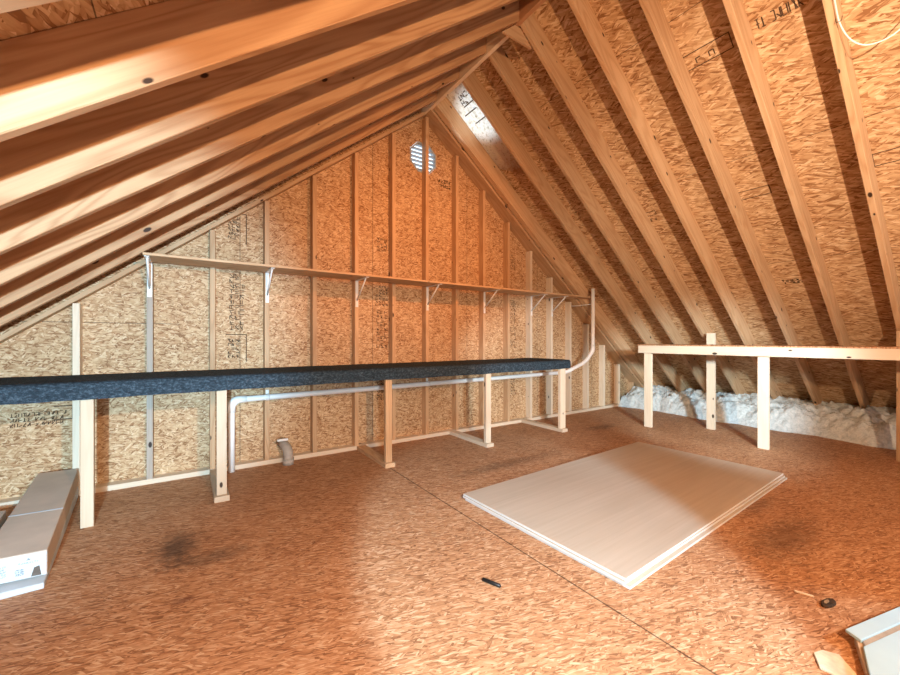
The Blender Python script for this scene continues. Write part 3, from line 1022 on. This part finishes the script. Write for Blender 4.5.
# tan box at the far left
fb = thing('carton', (-1.05, 3.25, 0.0), 'low dark tan box at the left edge of the photo behind the long carton', 'carton')
bm = bmesh.new()
hexa(bm, [(-1.20, 2.90, 0), (-0.835, 2.92, 0), (-0.872, 3.32, 0), (-1.25, 3.40, 0)], [(-1.20, 2.90, 0.09), (-0.835, 2.92, 0.09), (-0.872, 3.32, 0.10), (-1.25, 3.40, 0.10)])
bmesh.ops.bevel(bm, geom=list(bm.edges), offset=0.003, segments=1, affect='EDGES')
link('body', bm, 'tan_card', fb, (-1.05, 3.25, 0))
bm = bmesh.new()
hexa(bm, [(-1.19, 2.91, 0.0915), (-0.96, 2.92, 0.0915), (-1.0, 3.33, 0.1015), (-1.24, 3.38, 0.1015)], [(-1.19, 2.91, 0.094), (-0.96, 2.92, 0.094), (-1.0, 3.33, 0.104), (-1.24, 3.38, 0.104)])
link('lid_flap', bm, 'dark_card', fb, (-1.18, 3.2, 0.1))

# ------------------------------------------------------------------ pale blue carton at the bottom right
bb = thing('foam_box', (1.95, 0.05, 0.0), 'pale blue box with a split lid in the bottom right corner on the floor', 'box')
H2 = 0.045
ef = Vector((0.351, -0.091, 0)).normalized()
def slab(name, pts, z0, z1, mat, label=None):
    bm = bmesh.new()
    hexa(bm, [up(p, z0) for p in pts], [up(p, z1) for p in pts])
    bmesh.ops.bevel(bm, geom=list(bm.edges), offset=0.0015, segments=1, affect='EDGES')
    ob = link(name, bm, mat, bb, tuple(up(pts[0], z0)))
    if label:
        ob['label'] = label
A = Vector((1.975, 0.358, 0)); B = Vector((1.948, 0.314, 0)); D = Vector((1.912, 0.303, 0)); E = Vector((1.62, 0.228, 0))
slab('body', [A + ef * 0.02 + Vector((-0.005, -0.015, 0)), A + ef * 0.60, E + ef * 0.60, E + ef * 0.012], 0.0, H2 - 0.013, 'tan_card', 'shadowed tan body of the box')
slab('lid_flap', [A, A + ef * 0.62, B + ef * 0.62, B], H2 - 0.0115, H2, 'blue_card')
slab('lid_flap', [D, D + ef * 0.62, E + ef * 0.62, E], H2 - 0.0115, H2 + 0.001, 'blue_card')
slab('lid_gap', [B + ef * 0.01, B + ef * 0.60, D + ef * 0.60, D + ef * 0.01], H2 - 0.0125, H2 - 0.005, 'grey_pvc', 'grey strip between the two lid halves')

# ------------------------------------------------------------------ cable at the top right
Y7 = YR - 0.4064 * 7 - 0.038
bm = bmesh.new()
def on_r(x, y, o=-0.02):
    return Vector((x, y, zr(x, o)))
pts = [on_r(2.85, 0.575), on_r(2.93, 0.582), (3.0, 0.585, zr(3.0) - 0.012), on_r(3.09, 0.582, -0.02), on_r(3.17, 0.553, -0.03), on_r(3.215, 0.50, -0.04), on_r(3.235, 0.43, -0.03), on_r(3.24, 0.37, 0.0), on_r(3.22, 0.30, 0.04), on_r(3.19, 0.20, 0.08)]
# smooth the polyline
def smooth(pts, n=5):
    pts = [Vector(p) for p in pts]
    out = []
    for i in range(len(pts) - 1):
        p0, p1, p2, p3 = pts[max(i - 1, 0)], pts[i], pts[i + 1], pts[min(i + 2, len(pts) - 1)]
        for k in range(n):
            s = k / n
            out.append(0.5 * ((2 * p1) + (-p0 + p2) * s + (2 * p0 - 5 * p1 + 4 * p2 - p3) * s * s + (-p0 + 3 * p1 - 3 * p2 + p3) * s ** 3))
    out.append(pts[-1])
    return out
cb = thing('electrical_cable', (3.1, 0.5, 2.85), 'white electrical cable stapled to the rightmost rafter and looping right', 'cable')
tube(bm, smooth(pts), 0.0042, 8)
link('cable_run', bm, 'cable', cb, (3.1, 0.5, 2.85))
bm = bmesh.new()
p = on_r(3.075, 0.583, -0.018)
tube(bm, [p + Vector((0, -0.013, 0.018)), p + Vector((0, -0.011, -0.006)), p + Vector((0, 0.011, -0.006)), p + Vector((0, 0.013, 0.018))], 0.002, 6)
link('staple', bm, 'black_plastic', cb, p)

# ------------------------------------------------------------------ small litter on the floor
bm = bmesh.new()
a, b = Vector((1.108, 1.372, 0.0085)), Vector((1.142, 1.286, 0.0085))
tube(bm, [a, a.lerp(b, 0.03), a.lerp(b, 0.5), a.lerp(b, 0.97), b], [0.004, 0.008, 0.0085, 0.008, 0.004], 10)
tag(link('marker_pen', bm, 'black_plastic', origin=(1.125, 1.33, 0)), 'short black stick lying on the bare floor in front of the panel stack', 'stick')
bm = bmesh.new()
cx, cy = 2.19, 0.447
N = 14
ring0 = []
for k in range(N):
    a = 2 * PI * k / N
    rr = 1 + 0.18 * mnoise.noise((math.cos(a) * 2, math.sin(a) * 2, 4))
    ring0.append((cx + 0.046 * rr * math.cos(a) * 0.95 + 0.012 * math.sin(a), cy + 0.017 * rr * math.sin(a) - 0.02 * math.cos(a) * 0.5))
prism(bm, ring0, 'z', 0.0005, 0.012)
bmesh.ops.bevel(bm, geom=list(bm.edges), offset=0.003, segments=1, affect='EDGES')
bk = tag(link('bark_chip', bm, 'bark', origin=(cx, cy, 0)), 'dark curled chip with a tan centre on the floor near the blue box', 'chip')
bm = bmesh.new()
prism(bm, [(cx - 0.006 + (x - cx) * 0.42, cy + 0.004 + (y - cy) * 0.30) for x, y in ring0], 'z', 0.0122, 0.0145)
o = link('tan_centre', bm, 'tan_core', bk, (cx, cy, 0.012))
o['label'] = 'tan centre of the chip'
bm = bmesh.new()
prism(bm, [(1.735, 0.375), (1.800, 0.405), (1.840, 0.392), (1.862, 0.352), (1.800, 0.300), (1.742, 0.318)], 'z', 0.0005, 0.009, bev=0.002)
tag(link('wood_scrap', bm, 'scrap', origin=(1.79, 0.35, 0)), 'cream wood scrap on the floor at the bottom edge left of the blue box', 'scrap')
bm = bmesh.new()
prism(bm, [(2.178, 0.550), (2.186, 0.556), (2.206, 0.497), (2.198, 0.492)], 'z', 0.0005, 0.006, bev=0.001)
tag(link('wood_splinter', bm, 'scrap', origin=(2.19, 0.525, 0)), 'thin cream splinter on the floor up left of the dark chip', 'splinter')
